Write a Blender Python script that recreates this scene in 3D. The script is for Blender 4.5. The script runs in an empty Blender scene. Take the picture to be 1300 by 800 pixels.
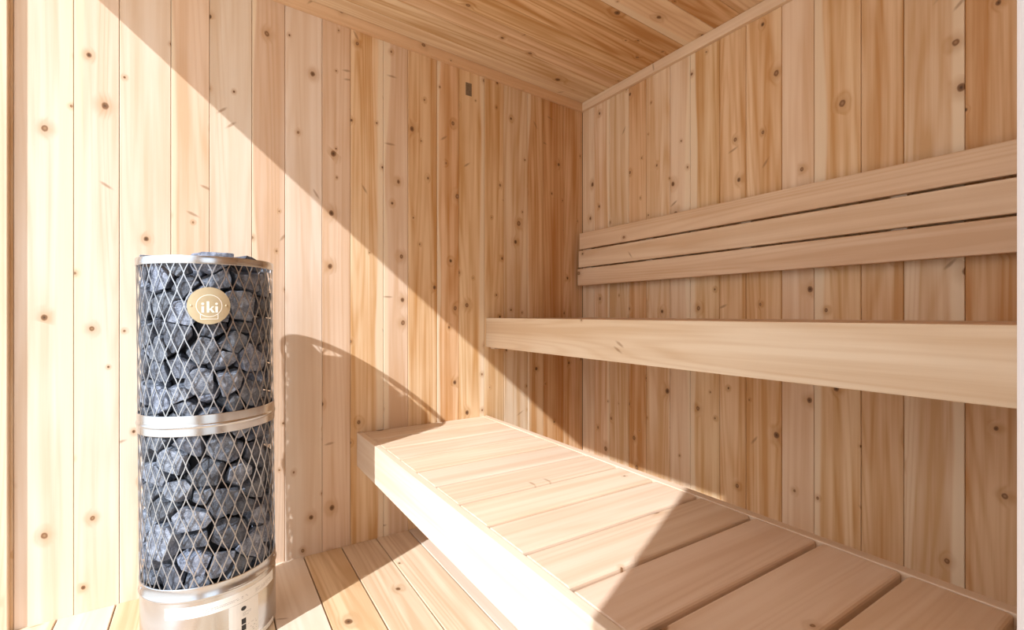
import bpy, bmesh, math, random
from mathutils import Vector, Matrix, noise

S = bpy.context.scene
COL = S.collection
R = random.Random(11)

# ------------------------------------------------------------------ camera
# world: origin at the inner corner of the two panelled walls, floor top at z = 0.
# wall_left lies in the plane y = 0, wall_right in the plane x = 0, the room at x < 0, y < 0.
FPX, CXP, CYP = 605.0, 650.0, 399.0
YAW = math.atan((650 - 264) / FPX)
CAM = Vector((-1.747, -2.013, 0.95))
cd = bpy.data.cameras.new('camera')
cd.sensor_fit = 'HORIZONTAL'
cd.sensor_width = 36.0
cd.lens = 36.0 * FPX / 1300.0
cd.shift_y = (CYP - 400.0) / 1300.0
cd.clip_start = 0.02
cam = bpy.data.objects.new('camera', cd)
COL.objects.link(cam)
cam.location = CAM
cam.rotation_euler = (math.pi / 2, 0, -YAW)
S.camera = cam

# ------------------------------------------------------------------ light
w = bpy.data.worlds.new('sky')
S.world = w
w.use_nodes = True
bg = w.node_tree.nodes['Background']
bg.inputs['Color'].default_value = (0.90, 0.945, 1.0, 1)
bg.inputs['Strength'].default_value = 2.0

SUN = Vector((1.0, 0.475, -0.86)).normalized()          # direction of travel
sl = bpy.data.lights.new('sun', 'SUN')
sl.energy = 6.5
sl.angle = math.radians(0.53)
sl.color = (0.895, 0.945, 1.0)
so = bpy.data.objects.new('sun', sl)
COL.objects.link(so)
so.rotation_euler = SUN.to_track_quat('-Z', 'Y').to_euler()
so.location = (-6, -4, 6)

vs = S.view_settings
vs.view_transform = 'Standard'
vs.look = 'None'
vs.exposure = -0.12
vs.gamma = 1.0
vs.use_curve_mapping = False


# ------------------------------------------------------------------ material helpers
class NT:
    def __init__(self, name):
        self.m = bpy.data.materials.new(name)
        self.m.use_nodes = True
        self.t = self.m.node_tree
        self.n = self.t.nodes
        self.b = self.n['Principled BSDF']

    def new(self, typ, **kw):
        nd = self.n.new(typ)
        for k, v in kw.items():
            setattr(nd, k, v)
        return nd

    def put(self, sock, v):
        if v is None:
            return
        if hasattr(v, 'is_output') or isinstance(v, bpy.types.NodeSocket):
            self.t.links.new(v, sock)
        else:
            sock.default_value = v

    def math(self, op, a, b=None, c=None, clamp=False):
        nd = self.new('ShaderNodeMath', operation=op, use_clamp=clamp)
        self.put(nd.inputs[0], a)
        self.put(nd.inputs[1], b)
        if c is not None:
            self.put(nd.inputs[2], c)
        return nd.outputs[0]

    def vmath(self, op, a, b):
        nd = self.new('ShaderNodeVectorMath', operation=op)
        self.put(nd.inputs[0], a)
        self.put(nd.inputs[1], b)
        return nd.outputs[0]

    def ramp(self, v, lo, hi, a=0.0, b=1.0, smooth=True):
        nd = self.new('ShaderNodeMapRange')
        nd.interpolation_type = 'SMOOTHSTEP' if smooth else 'LINEAR'
        self.put(nd.inputs['Value'], v)
        self.put(nd.inputs['From Min'], lo)
        self.put(nd.inputs['From Max'], hi)
        self.put(nd.inputs['To Min'], a)
        self.put(nd.inputs['To Max'], b)
        return nd.outputs[0]

    def mix(self, f, a, b, mode='MIX'):
        nd = self.new('ShaderNodeMix', data_type='RGBA', blend_type=mode)
        self.put(nd.inputs[0], f)
        self.put(nd.inputs[6], a)
        self.put(nd.inputs[7], b)
        return nd.outputs[2]

    def noise(self, vec, scale=1.0, detail=2.0, rough=0.5):
        nd = self.new('ShaderNodeTexNoise')
        self.put(nd.inputs['Vector'], vec)
        nd.inputs['Scale'].default_value = scale
        nd.inputs['Detail'].default_value = detail
        nd.inputs['Roughness'].default_value = rough
        return nd.outputs[0]

    def bump(self, h, strength, dist):
        nd = self.new('ShaderNodeBump')
        nd.inputs['Strength'].default_value = strength
        nd.inputs['Distance'].default_value = dist
        self.put(nd.inputs['Height'], h)
        self.t.links.new(nd.outputs[0], self.b.inputs['Normal'])


def c4(r, g, b):
    return (r, g, b, 1.0)


def wood(name, light, dark, knots=0.55, kscale=5.5, kmax=0.0085, sap=0.35, ringamt=0.7, rough=0.62, spikes=0.09):
    """Cedar: the length of each board is its local X; Object Info Color tints each board."""
    q = NT(name)
    tc = q.new('ShaderNodeTexCoord')
    oi = q.new('ShaderNodeObjectInfo')
    rnd = oi.outputs['Random']
    off = q.new('ShaderNodeCombineXYZ')
    q.put(off.inputs[0], q.math('MULTIPLY', rnd, 37.0))
    q.put(off.inputs[1], q.math('MULTIPLY', rnd, 91.0))
    q.put(off.inputs[2], q.math('MULTIPLY', rnd, 53.0))
    P = tc.outputs['Object']
    Q = q.vmath('ADD', P, off.outputs[0])
    # knots
    wob = q.noise(Q, 45.0, 2.0)
    Qk = q.vmath('ADD', q.vmath('MULTIPLY', Q, (0.8, 1.0, 1.0)), None)
    vo = q.new('ShaderNodeTexVoronoi', voronoi_dimensions='2D', feature='F1')
    q.put(vo.inputs['Vector'], Qk)
    vo.inputs['Scale'].default_value = kscale
    sep = q.new('ShaderNodeSeparateColor')
    q.put(sep.inputs[0], vo.outputs['Color'])
    d = q.math('DIVIDE', vo.outputs['Distance'], kscale)
    d = q.math('ADD', d, q.math('MULTIPLY', q.math('SUBTRACT', wob, 0.5), 0.006))
    gate = q.math('LESS_THAN', sep.outputs[0], knots)
    g2 = q.math('MULTIPLY', sep.outputs[1], sep.outputs[1])
    rk = q.math('ADD', q.math('MULTIPLY', g2, kmax), 0.0028)
    knot = q.math('MULTIPLY', gate, q.ramp(d, q.math('MULTIPLY', rk, 0.75), q.math('MULTIPLY', rk, 1.2), 1.0, 0.0))
    core = q.math('MULTIPLY', gate, q.ramp(d, 0.0, q.math('MULTIPLY', rk, 0.75), 1.0, 0.0))
    halo = q.math('MULTIPLY', gate, q.ramp(d, q.math('MULTIPLY', rk, 0.6), q.math('MULTIPLY', rk, 4.5), 1.0, 0.0))
    # growth rings: contour lines of a stretched noise, pushed aside round the knots
    n1 = q.noise(q.vmath('MULTIPLY', Q, (0.30, 6.5, 3.0)), 1.0, 1.6, 0.45)
    ph = q.math('ADD', q.math('MULTIPLY', n1, 20.0), q.math('MULTIPLY', halo, 0.9))
    rg = q.math('ADD', q.math('MULTIPLY', q.math('SINE', q.math('MULTIPLY', ph, 6.2832)), 0.5), 0.5)
    rg = q.math('POWER', rg, 2.2)
    fine = q.noise(q.vmath('MULTIPLY', Q, (5.0, 260.0, 260.0)), 1.0, 2.0, 0.6)
    broad = q.noise(q.vmath('MULTIPLY', Q, (0.8, 22.0, 12.0)), 1.0, 2.5, 0.6)
    cloud = q.noise(q.vmath('MULTIPLY', Q, (3.0, 7.0, 7.0)), 1.0, 2.0, 0.5)
    f = q.math('ADD', q.math('MULTIPLY', rg, 0.42 * ringamt),
               q.math('ADD', q.ramp(broad, 0.36, 0.64, -0.06, 0.66), q.math('MULTIPLY', q.math('SUBTRACT', fine, 0.25), 0.5)))
    f = q.math('ADD', f, q.ramp(cloud, 0.3, 0.75, -0.12, 0.16), None, True)
    f = q.math('MULTIPLY', f, oi.outputs['Alpha'])          # figure: plain boards have less of it
    col = q.mix(f, c4(*light), c4(*dark))
    col = q.mix(1.0, col, oi.outputs['Color'], 'MULTIPLY')
    # pale sapwood along one edge of some boards
    sy = q.new('ShaderNodeSeparateXYZ')
    q.put(sy.inputs[0], P)
    r2 = q.math('FRACT', q.math('MULTIPLY', rnd, 17.31))
    r3 = q.math('FRACT', q.math('MULTIPLY', rnd, 43.77))
    side = q.math('SUBTRACT', q.math('MULTIPLY', q.math('GREATER_THAN', r3, 0.5), 2.0), 1.0)
    yy = q.math('MULTIPLY', sy.outputs[1], side)
    wav = q.math('MULTIPLY', q.math('SUBTRACT', q.noise(q.vmath('MULTIPLY', Q, (1.3, 5.0, 5.0)), 1.0, 1.0), 0.5), 0.07)
    sm = q.ramp(q.math('ADD', yy, wav), 0.036, 0.047)
    sm = q.math('MULTIPLY', sm, q.math('LESS_THAN', r2, sap))
    col = q.mix(q.math('MULTIPLY', sm, 0.85), col, c4(0.85, 0.69, 0.50))
    # knots
    col = q.mix(q.math('MULTIPLY', halo, 0.48), col, c4(dark[0] * 0.82, dark[1] * 0.72, dark[2] * 0.6))
    col = q.mix(q.math('MULTIPLY', knot, 0.92), col, c4(0.22, 0.105, 0.045))
    dk = q.math('GREATER_THAN', sep.outputs[2], 0.45)
    col = q.mix(q.math('MULTIPLY', q.math('MULTIPLY', core, dk), 0.8), col, c4(0.06, 0.03, 0.016))
    col = q.mix(q.math('MULTIPLY', q.math('MULTIPLY', core, q.math('SUBTRACT', 1.0, dk)), 0.6), col, c4(0.50, 0.31, 0.17))
    # slanting spike knots
    rot = q.new('ShaderNodeVectorRotate', rotation_type='Z_AXIS')
    q.put(rot.inputs['Vector'], Q)
    q.put(rot.inputs['Angle'], q.math('ADD', q.math('MULTIPLY', q.math('FRACT', q.math('MULTIPLY', rnd, 71.3)), 2.2), 0.45))
    v2 = q.new('ShaderNodeTexVoronoi', voronoi_dimensions='2D', feature='F1')
    q.put(v2.inputs['Vector'], q.vmath('MULTIPLY', rot.outputs[0], (1.0, 4.2, 1.0)))
    v2.inputs['Scale'].default_value = 3.6
    s2 = q.new('ShaderNodeSeparateColor')
    q.put(s2.inputs[0], v2.outputs['Color'])
    sp = q.math('MULTIPLY', q.math('LESS_THAN', s2.outputs[0], spikes),
                q.ramp(q.math('ADD', v2.outputs['Distance'], q.math('MULTIPLY', q.math('SUBTRACT', wob, 0.5), 0.06)), 0.02, 0.10, 1.0, 0.0))
    col = q.mix(q.math('MULTIPLY', sp, 0.6), col, c4(0.30, 0.155, 0.07))
    q.put(q.b.inputs['Base Color'], col)
    q.b.inputs['Roughness'].default_value = rough
    q.b.inputs['Specular IOR Level'].default_value = 0.3
    hgt = q.math('ADD', q.math('MULTIPLY', fine, 0.5), q.math('ADD', q.math('MULTIPLY', rg, 0.4), q.math('MULTIPLY', core, -0.8)))
    q.bump(hgt, 0.25, 0.0012)
    return q.m


def plain(name, col, rough=0.6, metal=0.0, nscale=30.0, namt=0.12, bump=0.0, stretch=(1, 1, 1)):
    q = NT(name)
    tc = q.new('ShaderNodeTexCoord')
    n = q.noise(q.vmath('MULTIPLY', tc.outputs['Object'], stretch), nscale, 3.0, 0.55)
    a = c4(*[min(1, c * (1 + namt)) for c in col])
    b = c4(*[c * (1 - namt) for c in col])
    q.put(q.b.inputs['Base Color'], q.mix(n, a, b))
    q.b.inputs['Metallic'].default_value = metal
    q.put(q.b.inputs['Roughness'], q.ramp(n, 0.2, 0.8, rough * 0.85, min(1, rough * 1.15)))
    if bump:
        q.bump(n, bump, 0.001)
    return q.m


LIGHT, DARK = (0.82, 0.66, 0.50), (0.58, 0.34, 0.15)
M_WALL = wood('cedar_panelling', LIGHT, DARK, knots=0.62, kscale=7.5, kmax=0.0075, sap=0.42)
M_CEIL = wood('cedar_ceiling', (0.85, 0.68, 0.49), (0.55, 0.32, 0.14), knots=0.6, kscale=6.0, sap=0.3, ringamt=1.2)
M_FLOOR = wood('cedar_floor', (0.80, 0.65, 0.50), (0.60, 0.42, 0.27), knots=0.4, kscale=5.0, sap=0.2, ringamt=1.0, rough=0.5)
M_BENCH = wood('cedar_bench', (0.75, 0.61, 0.48), (0.60, 0.42, 0.275), knots=0.30, kscale=4.5, kmax=0.010, sap=0.0, ringamt=0.9, rough=0.5, spikes=0.02)
M_TRIM = wood('cedar_trim', (0.84, 0.68, 0.51), (0.70, 0.50, 0.33), knots=0.5, kscale=7.0, kmax=0.006, sap=0.2)
M_BACK = plain('dark_joint', (0.16, 0.09, 0.05), 0.9)
M_STEEL = plain('brushed_steel', (0.58, 0.61, 0.655), 0.22, 1.0, 6.0, 0.02, 0.0, (1, 1, 20))
M_WIRE = plain('mesh_steel', (0.50, 0.51, 0.53), 0.34, 1.0, 60.0, 0.06)
M_BRASS = plain('brass', (0.56, 0.45, 0.28), 0.45, 0.45, 60.0, 0.08)
M_PRINTW = plain('cream_enamel', (0.95, 0.90, 0.80), 0.5, 0.0, 60.0, 0.02)
M_LABEL = plain('white_label', (0.80, 0.79, 0.76), 0.45, 0.0, 30.0, 0.03)
M_INK = plain('black_ink', (0.02, 0.02, 0.025), 0.5, 0.0, 60.0, 0.1)
M_GREYINK = plain('grey_ink', (0.35, 0.35, 0.36), 0.5, 0.0, 60.0, 0.1)
M_CORE = plain('dark_core', (0.035, 0.036, 0.04), 0.85)
M_WHITE = plain('white_paint', (0.74, 0.70, 0.71), 0.5, 0.0, 20.0, 0.02)
M_GROUND = plain('pale_bounce_ground', (0.62, 0.57, 0.50), 0.9, 0.0, 12.0, 0.2, 0.3)  # unseen ground, paled so that more sun bounces up to the ceiling


def stone_mat():
    q = NT('olivine_stone')
    tc = q.new('ShaderNodeTexCoord')
    oi = q.new('ShaderNodeObjectInfo')
    P = tc.outputs['Object']
    n1 = q.noise(P, 55.0, 5.0, 0.7)
    n2 = q.noise(P, 380.0, 3.0, 0.7)
    n3 = q.noise(P, 16.0, 2.0, 0.5)
    f = q.math('ADD', q.ramp(n1, 0.40, 0.64, 0.0, 0.6), q.ramp(n2, 0.4, 0.7, 0.0, 0.5), None, True)
    col = q.mix(f, c4(0.085, 0.100, 0.130), c4(0.36, 0.40, 0.47))
    col = q.mix(q.ramp(n3, 0.55, 0.75, 0.0, 0.35), col, c4(0.40, 0.43, 0.48))
    col = q.mix(1.0, col, oi.outputs['Color'], 'MULTIPLY')
    q.put(q.b.inputs['Base Color'], col)
    q.b.inputs['Roughness'].default_value = 0.55
    q.bump(q.math('ADD', n1, q.math('MULTIPLY', n2, 0.35)), 1.0, 0.008)
    return q.m


M_STONE = stone_mat()


# ------------------------------------------------------------------ object helpers
def link(name, me, mat, parent=None, color=None):
    if mat:
        me.materials.append(mat)
    o = bpy.data.objects.new(name, me)
    COL.objects.link(o)
    if parent:
        o.parent = parent
    if color:
        o.color = (*color, 1)
    return o


def tag(o, label=None, cat=None, group=None, kind=None):
    for k, v in (('label', label), ('category', cat), ('group', group), ('kind', kind)):
        if v:
            o[k] = v
    return o


def empty(name, loc=(0, 0, 0)):
    o = bpy.data.objects.new(name, None)
    COL.objects.link(o)
    o.location = loc
    o.empty_display_size = 0.1
    return o


_cache = {}


def board_mesh(L, W, T, r, seg):
    """Board with length on X, width on Y, thickness on Z, long edges (and ends) eased by r."""
    key = (round(L, 4), round(W, 4), round(T, 4), r, seg)
    if key in _cache:
        return _cache[key]
    prof = []
    for cx, cy, a0 in ((W / 2 - r, T / 2 - r, 0), (-W / 2 + r, T / 2 - r, 90), (-W / 2 + r, -T / 2 + r, 180), (W / 2 - r, -T / 2 + r, 270)):
        for i in range(seg + 1):
            a = math.radians(a0 + 90 * i / seg)
            prof.append((cx + r * math.cos(a), cy + r * math.sin(a)))
    n = len(prof)
    vs_, fs = [], []
    ins = r * 0.6
    rows = [(-L / 2, ins), (-L / 2 + ins, 0), (L / 2 - ins, 0), (L / 2, ins)]
    for x, k in rows:
        for y, z in prof:
            vs_.append((x, y * (1 - 2 * k / W), z * (1 - 2 * k / T)))
    for j in range(3):
        for i in range(n):
            a, b = j * n + i, j * n + (i + 1) % n
            fs.append((a, b, b + n, a + n))
    fs.append(tuple(range(n - 1, -1, -1)))
    fs.append(tuple(range(3 * n, 4 * n)))
    fs = [f[::-1] for f in fs]
    me = bpy.data.meshes.new('board')
    me.from_pydata(vs_, [], fs)
    bm = bmesh.new()
    bm.from_mesh(me)
    bmesh.ops.recalc_face_normals(bm, faces=bm.faces)
    bm.to_mesh(me)
    bm.free()
    _cache[key] = me
    return me


AX = {'x': Vector((1, 0, 0)), 'y': Vector((0, 1, 0)), 'z': Vector((0, 0, 1))}


def board(name, lo, hi, along, thick, mat, parent=None, color=(1, 1, 1), r=0.0015, seg=1, tilt=None):
    """A board filling the box lo..hi, its length and its thickness along the named axes."""
    lo, hi = Vector(lo), Vector(hi)
    size = {a: hi['xyz'.index(a)] - lo['xyz'.index(a)] for a in 'xyz'}
    wid = [a for a in 'xyz' if a not in (along, thick)][0]
    X, Z = AX[along], AX[thick]
    Y = Z.cross(X)
    me = board_mesh(size[along], size[wid], size[thick], r, seg)
    if not me.materials:
        me.materials.append(mat)
    elif me.materials[0] != mat:
        me = me.copy()
        me.materials[0] = mat
        # keep one copy per material
    o = bpy.data.objects.new(name, me)
    COL.objects.link(o)
    m = Matrix((X, Y, Z)).transposed().to_4x4()
    m.translation = (lo + hi) / 2
    if tilt is not None:
        m = tilt @ m
    if parent:
        o.parent = parent
        m = parent.matrix_basis.inverted() @ m
    o.matrix_basis = m
    o.color = tuple(color) if len(color) == 4 else (*color, 0.8)
    return o


def slab(name, lo, hi, mat, parent=None):
    bm = bmesh.new()
    bmesh.ops.create_cube(bm, size=1)
    lo, hi = Vector(lo), Vector(hi)
    for v in bm.verts:
        v.co = Vector([lo[i] + (v.co[i] + 0.5) * (hi[i] - lo[i]) for i in range(3)])
    me = bpy.data.meshes.new(name)
    bm.to_mesh(me)
    bm.free()
    return link(name, me, mat, parent)


def vary(c, k=0.03):
    j = R.uniform(-k, k)
    t = tuple(max(0, x + j + R.uniform(-k, k) * 0.4) for x in c[:3])
    return t + tuple(c[3:])


# tint of a board and the strength of its figure
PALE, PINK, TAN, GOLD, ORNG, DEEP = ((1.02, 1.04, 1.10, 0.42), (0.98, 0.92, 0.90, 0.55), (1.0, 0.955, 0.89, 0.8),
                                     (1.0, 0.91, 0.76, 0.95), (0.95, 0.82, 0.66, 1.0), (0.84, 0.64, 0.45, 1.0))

# ------------------------------------------------------------------ the setting
YN = -1.96            # inner face of the near wall
XF = -2.35            # inner edge of the open front
GAP = 0.0006

wall_left = tag(slab('wall_left', (-2.45, 0.0185, -0.06), (0.06, 0.06, 2.45), M_BACK), kind='structure')
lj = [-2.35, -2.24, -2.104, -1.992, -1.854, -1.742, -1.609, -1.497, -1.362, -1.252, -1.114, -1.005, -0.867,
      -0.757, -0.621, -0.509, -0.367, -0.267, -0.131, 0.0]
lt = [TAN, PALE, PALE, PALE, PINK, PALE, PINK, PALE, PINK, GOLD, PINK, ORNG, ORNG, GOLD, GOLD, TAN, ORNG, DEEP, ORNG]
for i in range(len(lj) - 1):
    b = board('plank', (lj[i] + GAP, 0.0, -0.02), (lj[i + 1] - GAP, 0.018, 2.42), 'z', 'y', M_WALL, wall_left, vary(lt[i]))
    if i == 13:
        patch = board('plug', (-0.722, -0.0008, 1.985), (-0.690, 0.001, 2.045), 'z', 'y',
                      plain('grey_brown_plug', (0.22, 0.15, 0.09), 0.8, 0.0, 90.0, 0.4), None, r=0.0004)
        patch.parent = b
        patch.matrix_basis = b.matrix_basis.inverted() @ patch.matrix_basis

wall_right = tag(slab('wall_right', (0.0185, YN - 0.1, -0.06), (0.06, 0.06, 2.45), M_BACK), kind='structure')
rj = [0.0, -0.093, -0.209, -0.343, -0.455, -0.592, -0.698, -0.838, -0.95, -1.086, -1.195, -1.334, -1.444, -1.58, -1.72, -1.86, YN]
CREAM = (1.03, 1.0, 0.95, 0.55)
rt = [CREAM, TAN, TAN, ORNG, TAN, CREAM, GOLD, GOLD, GOLD, CREAM, GOLD, GOLD, TAN, ORNG, GOLD, TAN]
for i in range(len(rj) - 1):
    board('plank', (0.0, rj[i + 1] + GAP, -0.02), (0.018, rj[i] - GAP, 2.25), 'z', 'x', M_WALL, wall_right, vary(rt[i]))

floor = tag(slab('floor', (-2.45, -3.4, -0.07), (0.0, 0.0, -0.031), M_BACK), kind='structure')
fx = [0.0] + [-0.148 - 0.1425 * k for k in range(16)]
for i in range(len(fx) - 1):
    board('plank', (max(fx[i + 1], -2.44) + 0.0018, -2.3, -0.03), (fx[i] - 0.0018, 0.0, 0.0), 'y', 'z', M_FLOOR, floor,
          vary([TAN, GOLD, PALE, TAN][i % 4], 0.05), r=0.002)

SL = math.atan(0.05)                                      # the ceiling rises away from wall_right
TILT = Matrix.Translation((0, 0, 2.107)) @ Matrix.Rotation(SL, 4, 'Y') @ Matrix.Translation((0, 0, -2.107))
ceiling = slab('ceiling', (-2.352, -3.0, 2.127), (0.0, 0.0, 2.18), M_BACK)  # runs past the near wall as an added roof against sun in the doorway
ceiling.matrix_basis = TILT
tag(ceiling, kind='structure')
cj = [0.0, -0.10, -0.22, -0.337, -0.443, -0.572, -0.678, -0.825, -0.937, -1.06, -1.19, -1.31, -1.43, -1.56, -1.69, -1.83, YN]
ct = [CREAM, TAN, TAN, GOLD, ORNG, ORNG, CREAM, ORNG, TAN, GOLD, ORNG, TAN, GOLD, ORNG, TAN, GOLD]
for i in range(len(cj) - 1):
    board('plank', (-2.352, cj[i + 1] + GAP, 2.107), (0.0, cj[i] - GAP, 2.126), 'x', 'z', M_CEIL, ceiling, vary(ct[i]), tilt=TILT)

# trims
t1 = board('trim_1', (-2.352, -0.019, 2.062), (-0.0, 0.0, 2.107), 'x', 'y', M_TRIM, None, (0.96, 0.82, 0.68), tilt=TILT)
t2 = board('trim_2', (-0.019, YN, 2.062), (0.0, -0.0195, 2.107), 'y', 'x', M_TRIM, None, (1.02, 1.0, 0.98))
t3 = board('trim_3', (-2.35, -0.019, 0.0), (-2.2475, 0.0, 2.16), 'z', 'y', M_TRIM, None, (1.02, 1.02, 1.02), r=0.002)
for t in (t1, t2, t3):
    tag(t, kind='structure')

# near wall with the doorway the picture is taken through, and the solid front wall beyond it
XJ = CAM.x + (YN - CAM.y) / (math.cos(YAW) - (1288.5 - CXP) / FPX * math.sin(YAW)) * (math.sin(YAW) + (1288.5 - CXP) / FPX * math.cos(YAW))
wn = tag(slab('wall_near', (XJ + 0.022, YN - 0.10, -0.03), (0.0, YN, 2.3), M_WALL), kind='structure')
slab('wall_panel', (-2.33, YN - 0.10, -0.03), (-2.2, YN, 2.3), M_WALL, wn)
tag(board('trim_4', (XJ, YN - 0.105, 0.0), (XJ + 0.022, YN + 0.0, 2.2), 'z', 'x', M_WHITE, None, r=0.003, seg=3), kind='structure')
tag(slab('wall_front', (-2.45, -3.4, -0.06), (-2.33, -2.017, 2.45), M_WALL), kind='structure')
tag(slab('ground', (-14, -12, -0.2), (8, 8, -0.08), M_GROUND), kind='structure')  # added out of view as a bounce surface for the sunlight


# ------------------------------------------------------------------ benches
def bench(name, x0, x1, ztop, label, fas_col, slat_col, y1=0.0, fh=0.14):
    root = empty(name, ((x0 + x1) / 2, YN / 2, ztop - fh))
    tag(root, label, 'bench')
    board('front_fascia', (x0, YN + 0.001, ztop - fh), (x0 + 0.023, y1 - 0.001, ztop), 'y', 'x', M_BENCH, root, fas_col, r=0.002, seg=2)
    board('back_rail', (x1 - 0.028, YN + 0.001, ztop - fh * 0.6), (x1, y1 - 0.001, ztop), 'y', 'x', M_BENCH, root, (1.05, 1.03, 1.01), r=0.002, seg=2)
    n = 13
    pitch = (y1 - YN) / n
    for k in range(n):
        ya, yb = y1 - 0.1502 * k, max(y1 - 0.1502 * (k + 1), YN)
        g = 0.0034 if k < 3 else 0.005
        board('slat', (x0 + 0.0235, yb + g, ztop - 0.034), (x1 - 0.0285, ya - (g if k else 0.001), ztop - 0.001), 'x', 'z', M_BENCH, root,
              vary(slat_col, 0.04), r=0.0075, seg=3)
    for ya in (y1 - 0.04, YN + 0.002):
        board('cleat', (x0 + 0.024, ya, ztop - 0.15), (x1 - 0.029, ya + 0.038, ztop - 0.036), 'x', 'y', M_BENCH, root)
    return root


bench('lower_bench', -1.226, -0.606, 0.46, 'low wide cedar sauna bench of crosswise slats lying half in sunlight',
      (1.06, 1.07, 1.08, 0.5), (1.02, 0.98, 0.95, 0.6))
bench('upper_bench', -0.612, -0.002, 0.932, 'high cedar sauna bench with deep front board, under the backrest',
      (1.08, 1.09, 1.03), (0.98, 0.88, 0.8))

back = empty('backrest', (-0.03, -0.9, 1.10))
tag(back, 'cedar backrest of three long horizontal boards on the panelled wall above upper bench', 'backrest')
for (za, zb, yl, tc_) in ((1.299, 1.386, -0.037, (1.04, 0.94, 0.82)), (1.2015, 1.291, -0.031, (1.08, 1.01, 0.91)), (1.104, 1.1945, -0.022, (1.04, 0.94, 0.83))):
    board('backrest_board', (-0.055, YN + 0.004, za), (-0.035, yl, zb), 'y', 'x', M_BENCH, back, tc_, r=0.003, seg=2)
for yb in (-0.09, -0.503, -0.971, -1.444, -1.88):
    board('batten', (-0.0345, yb - 0.02, 1.125), (-0.0004, yb + 0.02, 1.365), 'z', 'x', M_BENCH, back)

# ------------------------------------------------------------------ stove
SX, SY, SR = -1.736, -0.31, 0.174
stove = empty('sauna_stove', (SX, SY, 0.0))
tag(stove, 'tall round steel mesh sauna stove filled with grey stones, brass badge in front', 'stove')
lean_axis = Vector((math.sin(YAW), math.cos(YAW), 0))
LEAN = Matrix.Translation((SX, SY, 0.0)) @ Matrix.Rotation(math.radians(-0.6), 4, lean_axis)
stove.matrix_basis = LEAN


def lathe(name, prof, mat, parent, n=96, smooth=True, closed=True):
    bm = bmesh.new()
    rings = []
    for r, z in prof:
        rings.append([bm.verts.new((r * math.cos(2 * math.pi * i / n), r * math.sin(2 * math.pi * i / n), z)) for i in range(n)])
    m = len(prof)
    for j in range(m if closed else m - 1):
        a, b = rings[j], rings[(j + 1) % m]
        for i in range(n):
            f = bm.faces.new((a[i], a[(i + 1) % n], b[(i + 1) % n], b[i]))
    bmesh.ops.recalc_face_normals(bm, faces=bm.faces)
    me = bpy.data.meshes.new(name)
    bm.to_mesh(me)
    bm.free()
    o = link(name, me, mat, parent)
    if smooth:
        for p in me.polygons:
            p.use_smooth = True
        es = me.attributes.new('sharp_edge', 'BOOLEAN', 'EDGE')
        bm = bmesh.new()
        bm.from_mesh(me)
        for e in bm.edges:
            if len(e.link_faces) == 2 and e.calc_face_angle(0) > 0.6:
                es.data[e.index].value = True
        bm.free()
    return o


# base drum, bands, rim: (radius, height) profiles, walls of sheet metal
lathe('base', [(SR - 0.004, 0.0), (SR - 0.001, 0.004), (SR - 0.001, 0.176), (SR + 0.0012, 0.178), (SR + 0.0022, 0.1815), (SR + 0.0012, 0.185), (SR, 0.187),
               (SR, 0.213), (SR - 0.0015, 0.2145), (SR - 0.004, 0.2145), (SR - 0.004, 0.150), (0.03, 0.150), (0.03, 0.0)], M_STEEL, stove)
ZB0, ZB1 = 0.622, 0.677
lathe('middle_band', [(SR, ZB0), (SR + 0.0008, ZB0 + 0.001), (SR + 0.0008, ZB0 + 0.020), (SR + 0.0028, ZB0 + 0.0225), (SR + 0.0036, ZB0 + 0.0255), (SR + 0.0028, ZB0 + 0.0285),
                      (SR + 0.0008, ZB0 + 0.031), (SR + 0.0008, ZB1 - 0.001), (SR, ZB1), (SR - 0.003, ZB1), (SR - 0.003, ZB0)], M_STEEL, stove)
lathe('top_rim', [(SR - 0.003, 1.086), (SR + 0.0005, 1.086), (SR + 0.0012, 1.0872), (SR + 0.0012, 1.1062), (SR + 0.0005, 1.1074), (SR - 0.003, 1.1074)], M_STEEL, stove)
lathe('core', [(0.101, 0.151), (0.101, 1.005), (0.01, 1.005), (0.01, 0.151)], M_CORE, stove, 32)


def mesh_cage(name, z0, z1, ns=33, cell=0.086):
    """Expanded-metal net: two families of ribbons that bend together at the nodes."""
    V, Fc = [], []
    half = cell / 2
    step = 2 * math.pi / ns
    k = step / cell
    nseg = int((z1 - z0) / half * 6)
    rc, t, wd = SR - 0.0022, 0.0010, 0.00125
    for s in (1, -1):
        for i in range(ns):
            base = len(V)
            for j in range(nseg + 1):
                z = z0 + (z1 - z0) * j / nseg
                zz = z - 0.2
                th = i * step + s * (k * zz - 0.045 * k * half * math.sin(2 * math.pi * zz / half))
                slope = s * k * (1 - 0.28 * math.cos(2 * math.pi * zz / half)) * rc
                L = math.hypot(1, slope)
                # ribbon side direction in (tangential, z)
                ax, az = wd / L, -wd * slope / L
                for (q, dr) in ((-1, -t), (1, -t), (1, t), (-1, t)):
                    a = th + q * ax / rc
                    V.append(((rc + dr) * math.cos(a), (rc + dr) * math.sin(a), z + q * az))
            for j in range(nseg):
                for c in range(4):
                    a, b = base + j * 4 + c, base + j * 4 + (c + 1) % 4
                    Fc.append((a, b, b + 4, a + 4))
    me = bpy.data.meshes.new(name)
    me.from_pydata(V, [], Fc)
    return link(name, me, M_WIRE, stove)


mesh_cage('lower_mesh', 0.210, 0.626)
mesh_cage('upper_mesh', 0.673, 1.090)


def wrap(me_pts, th0, z0, rad):
    """flat (u, v, w) -> on the drum: u along the circumference to the right, v up, w outward"""
    out = []
    for u, v, w_ in me_pts:
        a = th0 + u / rad
        out.append(((rad + w_) * math.cos(a), (rad + w_) * math.sin(a), z0 + v))
    return out


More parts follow.
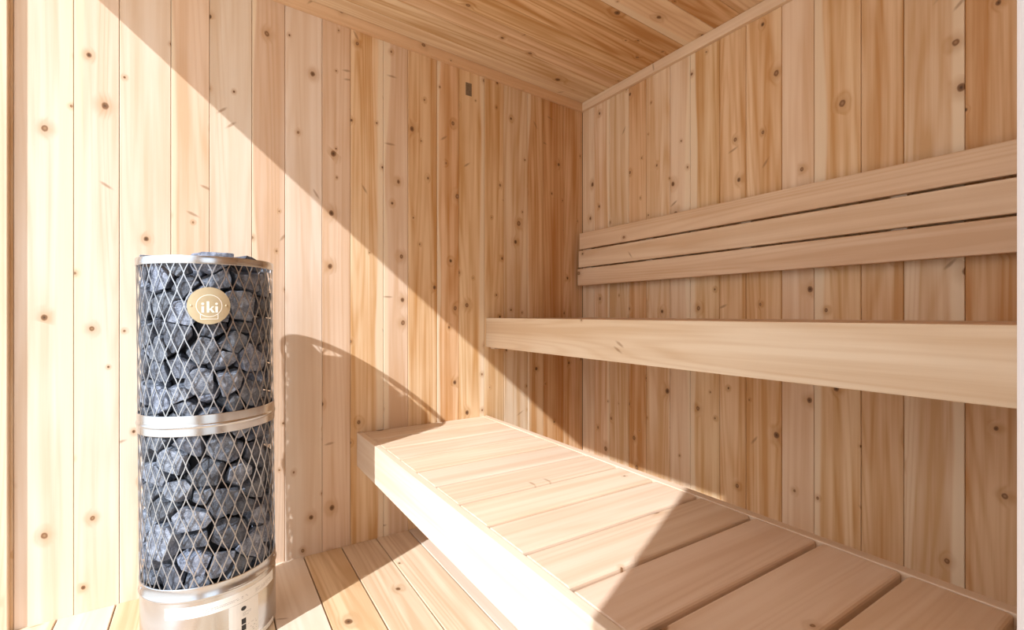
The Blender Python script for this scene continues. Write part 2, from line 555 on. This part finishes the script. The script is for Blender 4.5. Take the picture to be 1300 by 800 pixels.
def strip_part(name, th0, th1, z0, z1, rad, mat, parent, thick=0.0004, n=None):
    n = n or max(1, int(abs(th1 - th0) / 0.06) + 1)
    V, Fc = [], []
    for i in range(n + 1):
        a = th0 + (th1 - th0) * i / n
        for rr, z in ((rad, z0), (rad, z1), (rad + thick, z1), (rad + thick, z0)):
            V.append((rr * math.cos(a), rr * math.sin(a), z))
    for i in range(n):
        for c in range(4):
            a, b = i * 4 + c, i * 4 + (c + 1) % 4
            Fc.append((a, a + 4, b + 4, b))
    Fc.append((0, 1, 2, 3))
    Fc.append((n * 4 + 3, n * 4 + 2, n * 4 + 1, n * 4))
    me = bpy.data.meshes.new(name)
    me.from_pydata(V, [], Fc)
    return link(name, me, mat, parent)


def deg(a):
    return math.radians(a)


# labels on the drum
RB = SR - 0.0009
lab = strip_part('label_strip', deg(-128), deg(-24), 0.134, 0.165, RB, M_LABEL, stove)
pan = strip_part('label_panel', deg(-77), deg(-49), 0.022, 0.133, RB, M_LABEL, stove)
low = strip_part('label_strip', deg(-128), deg(-24), 0.006, 0.020, RB, M_LABEL, stove)


def join_strips(name, items, mat, parent, kind=None):
    V, Fc = [], []
    for (a0, a1, z0, z1, rad) in items:
        b = len(V)
        V += [(rad * math.cos(a), rad * math.sin(a), z) for a, z in ((a0, z0), (a1, z0), (a1, z1), (a0, z1))]
        Fc.append((b, b + 1, b + 2, b + 3))
    me = bpy.data.meshes.new(name)
    me.from_pydata(V, [], Fc)
    return tag(link(name, me, mat, parent), kind=kind)


def text_rows(a0, a1, zs, hgt, fill=0.8):
    it = []
    for z in zs:
        a = a0
        while a < a1:
            wd = deg(R.uniform(0.5, 1.8))
            if R.random() < fill:
                it.append((a, min(a + wd, a1), z, z + hgt, RB + 0.00055))
            a += wd + deg(0.4)
    return it


join_strips('small_print', text_rows(deg(-116), deg(-92), (0.1385, 0.1425, 0.1465, 0.1505), 0.0013)
            + text_rows(deg(-91), deg(-68), (0.1445, 0.1485), 0.0013) + text_rows(deg(-66), deg(-60), (0.145, 0.149), 0.0013)
            + text_rows(deg(-52), deg(-30), (0.143, 0.147, 0.151), 0.0013), M_GREYINK, lab, 'stuff')
V = []
ell = [(0.0075 * math.cos(2 * math.pi * i / 24), 0.0058 * math.sin(2 * math.pi * i / 24), 0.0006) for i in range(24)]
me = bpy.data.meshes.new('oval_mark')
me.from_pydata(wrap(ell, deg(-64.2), 0.115, RB), [], [tuple(range(24))])
link('oval_mark', me, M_INK, pan)
for z in (0.071, 0.053, 0.035):
    join_strips('black_square', [(deg(-66.3), deg(-62.1), z, z + 0.0155, RB + 0.0006)], M_INK, pan)
join_strips('small_print', text_rows(deg(-65), deg(-57), (0.094, 0.098, 0.102), 0.0012) + text_rows(deg(-60), deg(-51), (0.04, 0.046, 0.052, 0.058, 0.064), 0.0014, 0.6),
            M_GREYINK, pan, 'stuff')
# rivet on base and on badge
def rivet(name, th, z, rad, r, mat, parent):
    bm = bmesh.new()
    bmesh.ops.create_uvsphere(bm, u_segments=12, v_segments=8, radius=r)
    d = Vector((math.cos(th), math.sin(th), 0))
    for v in bm.verts:
        v.co = Vector(v.co) * 1.0
        v.co -= d * (v.co.dot(d) * 0.5)
        v.co += d * rad + Vector((0, 0, z))
    me = bpy.data.meshes.new(name)
    bm.to_mesh(me)
    bm.free()
    return link(name, me, mat, parent)


rivet('rivet', deg(-160), 0.202, SR, 0.004, M_STEEL, stove)
rivet('rivet', deg(-20), 0.202, SR, 0.004, M_STEEL, stove)

# badge
TB, ZBG, RBG = deg(-90.0), 0.972, SR + 0.0015


def disc_pts(ru, rv, n=64):
    return [(ru * math.cos(2 * math.pi * i / n), rv * math.sin(2 * math.pi * i / n)) for i in range(n)]


def plate(name, ru, rv, thick, mat, parent):
    """curved oval plate from concentric rings"""
    n, V, Fc = 64, [], []
    for w_ in (0.0, thick):
        V += [(0, 0, w_)]
        for k in range(1, 7):
            V += [(ru * k / 6 * math.cos(2 * math.pi * i / n), rv * k / 6 * math.sin(2 * math.pi * i / n), w_) for i in range(n)]
    half = 1 + 6 * n
    for s in range(2):
        o_ = s * half
        for i in range(n):
            j = (i + 1) % n
            Fc.append((o_, o_ + 1 + i, o_ + 1 + j))
            for k in range(5):
                a = o_ + 1 + k * n
                Fc.append((a + i, a + n + i, a + n + j, a + j))
    for i in range(n):
        j = (i + 1) % n
        a = 1 + 5 * n
        Fc.append((a + i, a + j, half + a + j, half + a + i))
    me = bpy.data.meshes.new(name)
    me.from_pydata(wrap(V, TB, ZBG, RBG), [], Fc)
    bm = bmesh.new()
    bm.from_mesh(me)
    bmesh.ops.recalc_face_normals(bm, faces=bm.faces)
    bm.to_mesh(me)
    bm.free()
    return link(name, me, mat, parent)


badge = plate('badge', 0.0505, 0.0505, 0.0016, M_BRASS, stove)
badge['label'] = 'round brass badge with the letters iki'


def outline(pts, wd, closed=True):
    """ribbon of width wd along a 2-D polyline"""
    V, Fc = [], []
    n = len(pts)
    for i, (x, y) in enumerate(pts):
        a = Vector(pts[(i - 1) % n] if (closed or i) else pts[i])
        b = Vector(pts[(i + 1) % n] if (closed or i < n - 1) else pts[i])
        d = (b - a).normalized()
        nx, ny = -d.y * wd / 2, d.x * wd / 2
        V += [(x + nx, y + ny), (x - nx, y - ny)]
    for i in range(n if closed else n - 1):
        a, b = 2 * i, 2 * ((i + 1) % n)
        Fc.append((a, a + 1, b + 1, b))
    return V, Fc


def print_part(name, pieces, parent, mat=M_PRINTW, w_=0.0020):
    V, Fc = [], []
    for v, f in pieces:
        b = len(V)
        V += [(x, y, w_) for x, y in v]
        Fc += [tuple(i + b for i in q) for q in f]
    me = bpy.data.meshes.new(name)
    me.from_pydata(wrap(V, TB, ZBG, RBG), [], Fc)
    return link(name, me, mat, parent)


circ = [(0.0295 * math.cos(2 * math.pi * i / 64) + 0.0005, 0.0295 * math.sin(2 * math.pi * i / 64)) for i in range(64)]
foot = [(-0.0195, -0.0215), (-0.0195, -0.0360), (0.0205, -0.0360), (0.0205, -0.0215)]
fp = []
for i in range(3):                                       # square corners: straight ribbons
    a, b = Vector(foot[i]), Vector(foot[i + 1])
    fp.append(outline([tuple(a.lerp(b, k / 10)) for k in range(11)], 0.0016, False))
print_part('ring_mark', [outline(circ, 0.0016)] + fp, badge)


def rect(x0, y0, x1, y1):
    return [(x0, y0), (x1, y0), (x1, y1), (x0, y1)], [(0, 1, 2, 3)]


def dot(x, y, r):
    return [(x + r * math.cos(k * math.pi / 8), y + r * math.sin(k * math.pi / 8)) for k in range(16)], [tuple(range(16))]


# the letters i k i
LB = -0.0185
sw = 0.0058
print_part('letter_i', [rect(-0.0170, LB, -0.0170 + sw, LB + 0.0170), dot(-0.0141, LB + 0.0238, 0.0033)], badge)
print_part('letter_k', [rect(-0.0052, LB, -0.0052 + sw, LB + 0.0305),
                        ([(0.0004, LB + 0.0072), (0.0070, LB + 0.0172), (0.0124, LB + 0.0172), (0.0022, LB + 0.0062)], [(0, 3, 2, 1)]),
                        ([(0.0012, LB + 0.0102), (0.0048, LB + 0.0130), (0.0132, LB), (0.0070, LB)], [(0, 3, 2, 1)])], badge)
print_part('letter_i', [rect(0.0145, LB, 0.0145 + sw, LB + 0.0170), dot(0.0174, LB + 0.0238, 0.0033)], badge)
for u in (-0.0405, 0.0410):
    rivet('rivet', TB + u / RBG, ZBG, RBG + 0.0016, 0.0034, M_BRASS, badge)


# ------------------------------------------------------------------ stones: convex pieces packed in the cage
def seeds():
    pts = []
    rs = random.Random(5)
    tries = 0
    while tries < 9000:
        tries += 1
        th = rs.uniform(0, 2 * math.pi)
        z = rs.uniform(0.215, 1.09)
        wgt = rs.choice((0.046, 0.056, 0.066, 0.080))
        r = 0.137 + rs.uniform(-0.016, 0.018)
        p = Vector((r * math.cos(th), r * math.sin(th), z))
        if all((p - q).length > (wgt + v) / 2 for q, v in pts):
            pts.append((p, wgt))
    for _ in range(400):                                  # stones on top, over the core
        p = Vector((rs.uniform(-0.1, 0.1), rs.uniform(-0.1, 0.1), rs.uniform(1.045, 1.075)))
        if p.xy.length < 0.1 and all((p - q).length > (0.07 + v) / 2 for q, v in pts):
            pts.append((p, 0.07))
    return pts


def cut(bm, co, no):
    """keep the side of the plane opposite to its normal"""
    ret = bmesh.ops.bisect_plane(bm, geom=bm.verts[:] + bm.edges[:] + bm.faces[:], plane_co=co, plane_no=no, clear_outer=True)
    ed = [e for e in ret['geom_cut'] if isinstance(e, bmesh.types.BMEdge)]
    if ed:
        bmesh.ops.contextual_create(bm, geom=ed)


def make_stones():
    pts = seeds()
    rs = random.Random(9)
    out = 0
    tops = set()
    for idx, (p, wgt) in enumerate(pts):
        bm = bmesh.new()
        bmesh.ops.create_cube(bm, size=0.15)
        bmesh.ops.translate(bm, verts=bm.verts, vec=p)
        th = math.atan2(p.y, p.x)
        topmost = p.xy.length < 0.1
        lim = 0.1675 if p.z > 0.25 else 0.166
        for k in range(-4, 5):
            a = th + k * 0.17
            d = Vector((math.cos(a), math.sin(a), 0))
            cut(bm, d * lim, d)
        if not topmost:
            d = Vector((math.cos(th), math.sin(th), 0))
            if p.z < 1.04:
                cut(bm, d * 0.103, -d)
            else:
                cut(bm, Vector((0, 0, 1.008)), Vector((0, 0, -1)))
        else:
            cut(bm, Vector((0, 0, 1.008)), Vector((0, 0, -1)))
        cut(bm, Vector((0, 0, 0.2)), Vector((0, 0, -1)))
        ztop = 1.096 + 0.030 * rs.random() ** 2 if p.z > 1.0 else 2.0
        cut(bm, Vector((0, 0, 1.122)), Vector((0, 0, 1)))
        cut(bm, Vector((p.x, p.y, min(ztop, p.z + 0.045))), Vector((rs.uniform(-.6, .6), rs.uniform(-.6, .6), 1)).normalized())
        for (q, v) in pts:
            dv = q - p
            L = dv.length
            if 0 < L < 0.14:
                f = 0.5 + 0.5 * (wgt * wgt - v * v) / (L * L) * 0.35
                f = min(0.7, max(0.3, f))
                n = (dv.normalized() + Vector((rs.uniform(-.08, .08), rs.uniform(-.08, .08), rs.uniform(-.08, .08)))).normalized() if False else dv.normalized()
                cut(bm, p + dv * f, n)
        # knock off random corners so that the pieces are irregular
        if len(bm.verts) < 4:
            bm.free()
            continue
        c = sum((v.co for v in bm.verts), Vector()) / len(bm.verts)
        for k in range(rs.randint(4, 8)):
            n = Vector((rs.gauss(0, 1), rs.gauss(0, 1), rs.gauss(0, 1))).normalized()
            ext = max((v.co - c).dot(n) for v in bm.verts)
            cut(bm, c + n * ext * rs.uniform(0.55, 0.88), n)
        bmesh.ops.remove_doubles(bm, verts=bm.verts, dist=0.0015)
        c = sum((v.co for v in bm.verts), Vector()) / len(bm.verts)
        s = rs.uniform(0.93, 0.985)
        for v in bm.verts:
            v.co = (v.co - c) * s
        try:
            bmesh.ops.bevel(bm, geom=bm.edges[:], offset=0.0022, segments=1, profile=0.6, affect='EDGES', clamp_overlap=True)
        except Exception:
            pass
        bmesh.ops.triangulate(bm, faces=bm.faces)
        big = [e for e in bm.edges if e.calc_length() > 0.02]
        bmesh.ops.subdivide_edges(bm, edges=big, cuts=1, use_grid_fill=False)
        bmesh.ops.triangulate(bm, faces=bm.faces)
        bmesh.ops.recalc_face_normals(bm, faces=bm.faces)
        sd = Vector((idx * 3.1, idx * 1.7, 0))
        for v in bm.verts:
            d = v.co.normalized() if v.co.length > 1e-6 else Vector((0, 0, 1))
            v.co += d * (noise.noise(v.co * 70 + sd) * 0.0030 - 0.0012)
        me = bpy.data.meshes.new('sauna_stone')
        bm.to_mesh(me)
        bm.free()
        for pl in me.polygons:
            pl.use_smooth = False
        o = link('sauna_stone', me, M_STONE)
        o.matrix_basis = LEAN @ Matrix.Translation(c)
        tone = rs.randrange(3)
        g = (0.52, 0.80, 1.2)[tone] * rs.uniform(0.93, 1.07)
        o.color = (g, g, g * rs.uniform(1.0, 1.08), 1)
        tone = ('dark grey', 'mid grey', 'light grey')[tone]
        siz = 'small ' if wgt < 0.060 else 'large ' if wgt > 0.075 else ''
        dth = (math.degrees(th) + 93 + 180) % 360 - 180
        if c.z > 1.06:
            lab_, grp = tone + ' ' + siz + 'stone heaped in the open top of the stove', 'stones heaped in the open top'
        elif abs(dth) < 20 and abs(c.z - 0.974) < 0.055:
            lab_, grp = tone + ' ' + siz + 'stone right behind the brass badge of the stove', 'stones behind the badge'
        elif c.z > 0.73:
            lab_, grp = tone + ' ' + siz + 'stone behind the upper mesh of the stove', 'stones behind the upper mesh'
        elif c.z > 0.57:
            lab_, grp = tone + ' ' + siz + 'stone next to the middle steel band of the stove', 'stones at the middle band'
        elif c.z > 0.27:
            lab_, grp = tone + ' ' + siz + 'stone behind the lower mesh of the stove', 'stones behind the lower mesh'
        else:
            lab_, grp = tone + ' ' + siz + 'stone in the bottom row just above the steel base', 'stones just above the steel base'
        tag(o, lab_, 'stone', tone + ' ' + siz + grp)
        out += 1
    print('stones', out)


make_stones()
